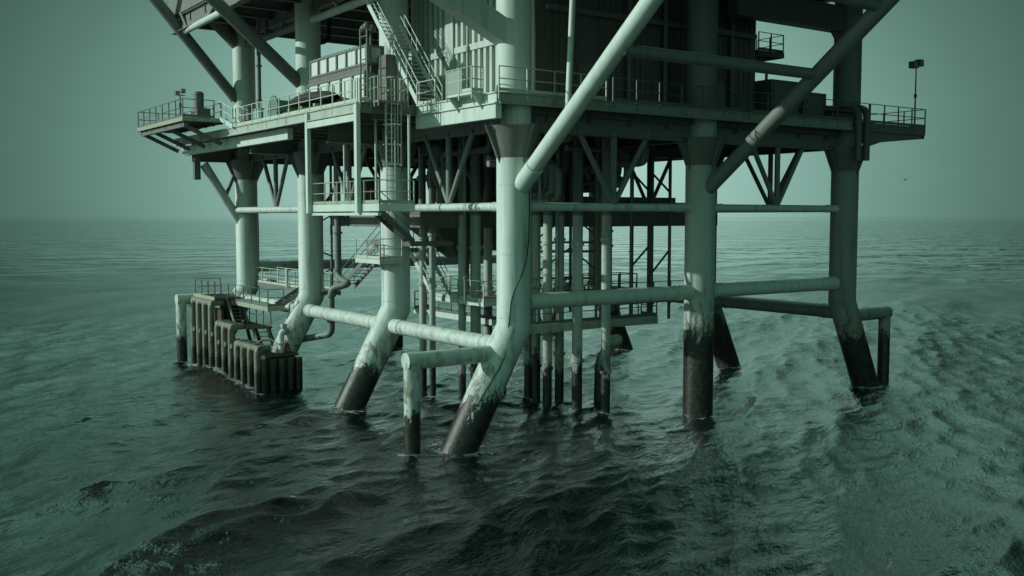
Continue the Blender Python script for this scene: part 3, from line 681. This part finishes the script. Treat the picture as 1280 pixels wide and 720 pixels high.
# ================================================================== BOAT LANDING
bl = thing('boat_landing', 'rusty stepped boat landing of ochre fender tubes at the left leg', 'boat landing')
FX = -4.05
tiers = [([31.4, 30.2, 29.0, 27.8], 4.35), ([26.6, 25.4, 24.2], 3.15), ([23.2, 22.1, 21.0, 19.9], 2.25)]
for ys, zt in tiers:
    for y in ys:
        f = mb().pipe([(FX, y, -2.5), (FX, y, zt), (FX + .75, y, zt - .03)], .2, 16, .36).ob('fender_tube', 'fender', bl)
    mb().tube((FX + .1, ys[0] + .25, zt - .05), (FX + .1, ys[-1] - .25, zt - .05), .2, 14).ob('header_tube', 'fender', bl)
for y in (30.8, 29.6, 28.4, 27.2): mb().tube((FX - .2, y, 2.4), (FX + 1.2, y, 2.4), .15, 12).ob('stub_tube', 'fender', bl)
for y in (26.0, 24.8, 23.7): mb().tube((FX - .2, y, 2.0), (FX + 1.2, y, 2.0), .15, 12).ob('stub_tube', 'fender', bl)
mb().box((FX + .45, 19.8, -2), (FX + .6, 31.8, 1.7)).ob('backing_wall', 'timber', bl)
mb().box((FX + .62, 27.6, -2), (FX + .75, 31.8, 3.9)).ob('backing_wall', 'timber', bl)
for x in (FX + .35, FX + .9, FX + 1.45, FX + 2.0, FX + 2.5): mb().tube((x, 19.85, -2.5), (x, 19.85, 1.5 + .1 * (x * 3 % 1)), .23, 14).ob('end_pile', 'timber', bl)
mb().box((FX + .1, 19.95, -2), (FX + 2.7, 20.1, 1.55)).ob('end_wall', 'timber', bl)
def grate(lo, hi, z, nm='landing_floor'):
    t = mb(); x0, y0 = lo; x1, y1 = hi
    t.box((x0, y0, z - .1), (x1, y0 + .08, z)).box((x0, y1 - .08, z - .1), (x1, y1, z)).box((x0, y0 + .08, z - .1), (x0 + .08, y1 - .08, z)).box((x1 - .08, y0 + .08, z - .1), (x1, y1 - .08, z))
    k = int((y1 - y0) / .12)
    for i in range(k): t.box((x0 + .08, y0 + .08 + i * .12, z - .06), (x1 - .08, y0 + .13 + i * .12, z - .01))
    return t.ob(nm, 'timber', bl)
g1 = grate((FX + .2, 27.6), (FX + 2.0, 31.6), 4.62); g2 = grate((FX + .8, 23.6), (FX + 2.4, 27.4), 3.05); grate((FX + .5, 20.0), (FX + 2.6, 23.4), 1.75)
mb().box((FX + .15, 27.55, 4.5), (FX + .2, 31.7, 4.72)).ob('floor_edge', 'yellow', g1)
stair('access_staircase', 'rusty steps between the two upper floors of the boat landing', (FX + 1.0, 26.3, 3.05), (FX + 1.0, 27.7, 4.6), (1, 0, 0), .9, 'fender', rails=(0, 0))
stair('access_staircase', 'rusty steps between the two lower floors of the boat landing', (FX + 1.2, 22.6, 1.75), (FX + 1.2, 23.7, 3.0), (1, 0, 0), .9, 'fender', rails=(0, 0))
railing('dark railing around the top floor of the boat landing', [(FX + .25, 27.7, 4.62), (FX + .25, 31.6, 4.62), (FX + 1.95, 31.6, 4.62)], 'rails on the boat landing', mat='rail_dark', toe=False)
railing('dark railing on the middle floor of the boat landing', [(FX + 2.35, 23.7, 3.05), (FX + 2.35, 27.3, 3.05)], 'rails on the boat landing', mat='rail_dark', toe=False)
for x, y, z in ((FX + 2.0, 31.2, 4.5), (FX + 2.0, 28, 4.5), (FX + 2.4, 24.4, 3), (FX + 2.4, 26.8, 3)): mb().beam((x, y, z), (x + .9, y, .5), .18, .18).ob('raker', 'timber', bl)
mb().box((FX + 1.2, 28.2, 2.6), (FX + 2.0, 29.6, 4.5)).ob('locker', 'timber', bl)
# rails and pipes clutter on the lowest floor
vl = thing('valve_manifold', 'pale valve manifold with red wheel at the foot of the third left leg', 'valve')
mb().pipe([(-2.3, 20.6, 1.8), (-2.3, 20.6, 3.0), (-1.9, 20.65, 3.15), (-1.7, 20.8, 2.4)], .17, 16, .35).ob('spool', 'white', vl)
for p, q in (((-2.2, 20.61, 3.05), (-2.13, 20.62, 3.08)), ((-2.0, 20.64, 3.1), (-1.93, 20.65, 3.13)), ((-2.3, 20.6, 2.3), (-2.3, 20.6, 2.38))): mb().tube(p, q, .25, 16).ob('flange', 'conductor', vl)
mb().box((-2.25, 20.5, 3.2), (-1.95, 20.8, 3.5)).ob('actuator', 'conductor', vl)
mb().sweep([(-2.1 + .16 * math.cos(a), 20.25, 2.1 + .25 * math.sin(a)) for a in [2 * math.pi * k / 16 for k in range(17)]], .05, 8).ob('handwheel', 'red', vl)
mb().tube((-2.1, 20.25, 2.1), (-2.1, 20.6, 2.1), .06).ob('spindle', 'red', vl)
tb = tag(mb().pipe([(-3.0, 23.2, 2.0), (-2.7, 22.0, 2.6), (-2.2, 21.4, 2.3), (-2.1, 20.8, 1.9)], .06, 8, .3).ob('mooring_rope', 'fender'), 'slack rope heaped on the lowest floor of the boat landing', 'rope')
gb = thing('life_float_post', 'slim white post on the walkway between the two farthest left legs', 'post')
mb().tube((.2, 25.6, 5.3), (.2, 25.6, 6.4), .09, 12).ob('post', 'white', gb); mb().ball((.2, 25.6, 6.4), .1).ob('cap', 'white', gb)

# ================================================================== BIRD
gl = thing('gull', 'tiny dark gull gliding over the sea at the right', 'bird', loc=(118, 60, 15.6))
mb().ball((0, 0, 0), .16, 10, (1.6, .7, .7)).ob('body', 'gull', gl)
for s_ in (-1, 1):
    mb().add([(.12, 0, .05), (-.14, 0, .05), (-.16, s_ * .45, .22), (.1, s_ * .45, .24), (-.2, s_ * .85, .12)], [(0, 1, 2, 3), (3, 2, 4)]).ob('wing', 'gull', gl)

# ================================================================== SEA
def axis(lo, hi, d, far):
    core = np.arange(lo, hi + d, d); out = []; s_ = d; x = core[-1]
    while x < far: s_ *= 1.03; x += s_; out.append(x)
    left = []; s_ = d; x = core[0]
    while x > -far: s_ *= 1.03; x -= s_; left.append(x)
    return np.array(left[::-1] + list(core) + out)
xs = axis(-32, 66, .17, 9000.); ys_ = axis(-31, 58, .18, 9000.)
GX, GY = np.meshgrid(xs, ys_, indexing='ij')
rng = np.random.default_rng(11)
dx = np.gradient(xs); dy = np.gradient(ys_); D = np.maximum(dx[:, None], dy[None, :])
H = np.zeros_like(GX); OX = np.zeros_like(GX); OY = np.zeros_like(GX)
wind = R(-62)                                # waves run along this bearing
lam = np.concatenate([np.geomspace(9, 26, 14), np.geomspace(2.4, 9, 44), np.geomspace(.65, 2.4, 70)])
for L in lam:
    th = wind + rng.normal(0, .24 if L > 5 else .32 if L > 2.4 else .42)
    k = 2 * math.pi / L; ph = rng.uniform(0, 2 * math.pi)
    amp = (.0048 if L > 5 else .0036 if L > 2.4 else .0064) * L ** .92 * rng.uniform(.5, 1.4)
    w = np.clip((L / D - 3.0) / 4, 0, 1) * amp
    a = k * (math.cos(th) * GX + math.sin(th) * GY) + ph
    H += w * np.cos(a); sn = w * np.sin(a) * (.8 if L > 2.4 else 1.05); OX -= math.cos(th) * sn; OY -= math.sin(th) * sn
nx, ny = GX.shape
co = np.stack([GX + OX, GY + OY, H], -1).reshape(-1, 3)
ii = np.arange(nx * ny).reshape(nx, ny)
q = np.stack([ii[:-1, :-1], ii[1:, :-1], ii[1:, 1:], ii[:-1, 1:]], -1).reshape(-1, 4)
me = bpy.data.meshes.new('sea'); me.vertices.add(len(co)); me.vertices.foreach_set('co', co.ravel())
me.loops.add(q.size); me.loops.foreach_set('vertex_index', q.ravel()); me.polygons.add(len(q))
me.polygons.foreach_set('loop_start', np.arange(0, q.size, 4)); me.update(calc_edges=True); me.validate()
me.polygons.foreach_set('use_smooth', np.ones(len(q), bool))
sea = bpy.data.objects.new('sea', me); C.objects.link(sea); sea['kind'] = 'structure'
m, nt, b_ = nodes('sea_water')
pos = N(nt, 'ShaderNodeNewGeometry').outputs['Position']
rot = N(nt, 'ShaderNodeMapping'); rot.inputs['Rotation'].default_value = (0, 0, -wind); nt.links.new(pos, rot.inputs[0])
r0 = noise(nt, rot.outputs[0], .11, 2, .5, (1.7, .55, 1)); r00 = noise(nt, pos, .035, 2, .5, (1., 1.5, 1)); r1 = noise(nt, rot.outputs[0], .9, 6, .6, (1.7, .65, 1)); r2 = noise(nt, rot.outputs[0], 2.8, 3, .55, (1.6, .7, 1)); gust = noise(nt, pos, .05, 3, .5)
ln = N(nt, 'ShaderNodeVectorMath', operation='LENGTH'); nt.links.new(pos, ln.inputs[0])
near = smooth(nt, ln.outputs['Value'], 260., 50.)      # fine ripples close by, only the longer waves farther out
far_ = smooth(nt, ln.outputs['Value'], 60., 200.)
amp_ = math_n(nt, 'ADD', .65, math_n(nt, 'MULTIPLY', smooth(nt, gust, .3, .7), .55))
hh = math_n(nt, 'ADD', math_n(nt, 'MULTIPLY', r1, .14), math_n(nt, 'MULTIPLY', r2, .06))
hh = math_n(nt, 'MULTIPLY', math_n(nt, 'MULTIPLY', hh, amp_), near)
hh = math_n(nt, 'ADD', hh, math_n(nt, 'MULTIPLY', math_n(nt, 'ADD', math_n(nt, 'MULTIPLY', r0, 1.6), math_n(nt, 'MULTIPLY', r00, 6.)), math_n(nt, 'MULTIPLY', far_, smooth(nt, ln.outputs['Value'], 4000., 400.))))
bp = N(nt, 'ShaderNodeBump'); bp.inputs['Strength'].default_value = 1.0; bp.inputs['Distance'].default_value = 1.0
nt.links.new(hh, bp.inputs['Height']); nt.links.new(bp.outputs[0], b_.inputs['Normal'])
b_.inputs['IOR'].default_value = 1.75
fo = N(nt, 'ShaderNodeAttribute', attribute_name='foam')
fn = noise(nt, pos, 2.6, 7, .72)
fm = smooth(nt, math_n(nt, 'ADD', fn, math_n(nt, 'MULTIPLY', fo.outputs['Fac'], .36)), .78, .88)
nt.links.new(mixc(nt, fm, (.0025, .010, .0078), (.42, .46, .43)), b_.inputs['Base Color'])
rr = N(nt, 'ShaderNodeMapRange'); rr.inputs[3].default_value = .03; rr.inputs[4].default_value = .6
nt.links.new(fm, rr.inputs[0]); nt.links.new(rr.outputs[0], b_.inputs['Roughness'])
# churned water close to whatever stands in the sea
FX_, FY_ = co[:, 0], co[:, 1]; fv = np.zeros(len(co), np.float32)
wet = [(-2.8, j * B, 1.0) for j in range(4)] + [(2 * A + 2.35, j * B, 1.0) for j in range(4)] + [(A, 0, .75), (-5.1, 0, .34), (-4.65, 3 * B, .34), (2 * A + 4, 0, .34)] + [(c[0], c[1], c[2]) for c in cs] + [(FX, 20 + k * .8, .3) for k in range(15)]
for x_, y_, r_ in wet:
    d2 = np.hypot(FX_ - x_, FY_ - y_) - r_
    fv = np.maximum(fv, np.clip(1 - np.maximum(d2, 0) / (.5 + r_), 0, 1))
me.attributes.new('foam', 'FLOAT', 'POINT').data.foreach_set('value', fv.astype(np.float32))
me.materials.append(m)

# ================================================================== LIGHT
sun_dir = V((-.87, .49, 0)).normalized(); el = R(22)
sd = V((sun_dir.x * math.cos(el), sun_dir.y * math.cos(el), math.sin(el)))
sl_ = bpy.data.lights.new('sun', 'SUN'); sl_.energy = 3.2; sl_.angle = R(.5); sl_.color = (.86, 1.0, .92)
so = bpy.data.objects.new('sun', sl_); C.objects.link(so); so.rotation_euler = sd.to_track_quat('Z', 'Y').to_euler()
LOBE, BACK = 5.8, 3.6
w = bpy.data.worlds.new('World'); scene.world = w; w.use_nodes = True; nt = w.node_tree
bg = nt.nodes['Background']; bg.inputs['Strength'].default_value = .1
sky = N(nt, 'ShaderNodeTexSky', sky_type='NISHITA'); sky.sun_disc = False; sky.sun_elevation = el
sky.sun_rotation = math.atan2(sd.x, sd.y) % (2 * math.pi); sky.air_density = 1; sky.dust_density = 4; sky.ozone_density = 1
tc = N(nt, 'ShaderNodeTexCoord'); d_ = tc.outputs['Generated']
sx = N(nt, 'ShaderNodeSeparateXYZ'); nt.links.new(d_, sx.inputs[0])
cx_ = N(nt, 'ShaderNodeCombineXYZ'); nt.links.new(sx.outputs[0], cx_.inputs[0]); nt.links.new(sx.outputs[1], cx_.inputs[1])
nt.links.new(math_n(nt, 'MAXIMUM', sx.outputs[2], .12), cx_.inputs[2])
nv = N(nt, 'ShaderNodeVectorMath', operation='NORMALIZE'); nt.links.new(cx_.outputs[0], nv.inputs[0]); nt.links.new(nv.outputs[0], sky.inputs[0])
bw = N(nt, 'ShaderNodeRGBToBW'); nt.links.new(sky.outputs[0], bw.inputs[0])
lum = math_n(nt, 'POWER', bw.outputs[0], .15)
az = .6127 + R(.5)                                # bearing of the sky's bright lobe, shaped to imitate lens vignetting
def dotv(v):
    n = N(nt, 'ShaderNodeVectorMath', operation='DOT_PRODUCT'); nt.links.new(d_, n.inputs[0]); n.inputs[1].default_value = v; return n.outputs['Value']
fwd_ = dotv((math.sin(az), math.cos(az), 0)); side = dotv((math.cos(az), -math.sin(az), 0))
zz = math_n(nt, 'MULTIPLY', math_n(nt, 'MINIMUM', math_n(nt, 'SUBTRACT', sx.outputs[2], .04), .2), 1.45)
e2 = math_n(nt, 'ADD', math_n(nt, 'MULTIPLY', side, side), math_n(nt, 'MULTIPLY', zz, zz))
lobe = math_n(nt, 'EXPONENT', math_n(nt, 'MULTIPLY', e2, -1 / .37 ** 2))
lobe = math_n(nt, 'MULTIPLY', lobe, smooth(nt, fwd_, -.1, .5))
full = math_n(nt, 'MULTIPLY', lobe, smooth(nt, sx.outputs[2], .55, .12))
haze = mixc(nt, full, (.44, 1.0, .79), (.65, 1.0, .90))      # the sky is paler where it is bright
back = smooth(nt, math_n(nt, 'SUBTRACT', math_n(nt, 'MULTIPLY', fwd_, -1.), math_n(nt, 'MULTIPLY', side, .45)), -.35, .6)
fill_glow = math_n(nt, 'MULTIPLY', math_n(nt, 'EXPONENT', math_n(nt, 'MULTIPLY', math_n(nt, 'POWER', math_n(nt, 'ABSOLUTE', math_n(nt, 'SUBTRACT', side, .12)), 2.), -1 / .45 ** 2)), math_n(nt, 'MULTIPLY', smooth(nt, sx.outputs[2], .2, .45), smooth(nt, fwd_, -.1, .4)))  # added sky glow, out of view, that brightens reflections in the water
cloud = noise(nt, d_, 3.5, 4, .5, (1, 1, 3.5))
lum = math_n(nt, 'MULTIPLY', lum, math_n(nt, 'ADD', .93, math_n(nt, 'MULTIPLY', cloud, .14)))
glow_patches = smooth(nt, noise(nt, d_, 5., 4, .55, (1, 1, 1.6)), .38, .62)      # patches put into the added glow for contrast on the water
fill_glow = math_n(nt, 'MULTIPLY', fill_glow, math_n(nt, 'ADD', .3, math_n(nt, 'MULTIPLY', glow_patches, 1.3)))
lobe = math_n(nt, 'ADD', lobe, math_n(nt, 'MULTIPLY', fill_glow, 1.3))
val = math_n(nt, 'MULTIPLY', lum, math_n(nt, 'ADD', math_n(nt, 'ADD', math_n(nt, 'MULTIPLY', lobe, LOBE), math_n(nt, 'MULTIPLY', back, BACK)), .12))
sc_ = N(nt, 'ShaderNodeVectorMath', operation='SCALE'); nt.links.new(haze, sc_.inputs[0]); nt.links.new(val, sc_.inputs['Scale'])
nt.links.new(sc_.outputs[0], bg.inputs['Color'])
scene.view_settings.view_transform = 'Standard'; scene.view_settings.look = 'None'; scene.view_settings.exposure = 0
scene.render.engine = 'CYCLES'; scene.cycles.use_denoising = True
scene.cycles.max_bounces = 6; scene.cycles.sample_clamp_indirect = 1.5; scene.cycles.sample_clamp_direct = 4
bpy.context.view_layer.update()
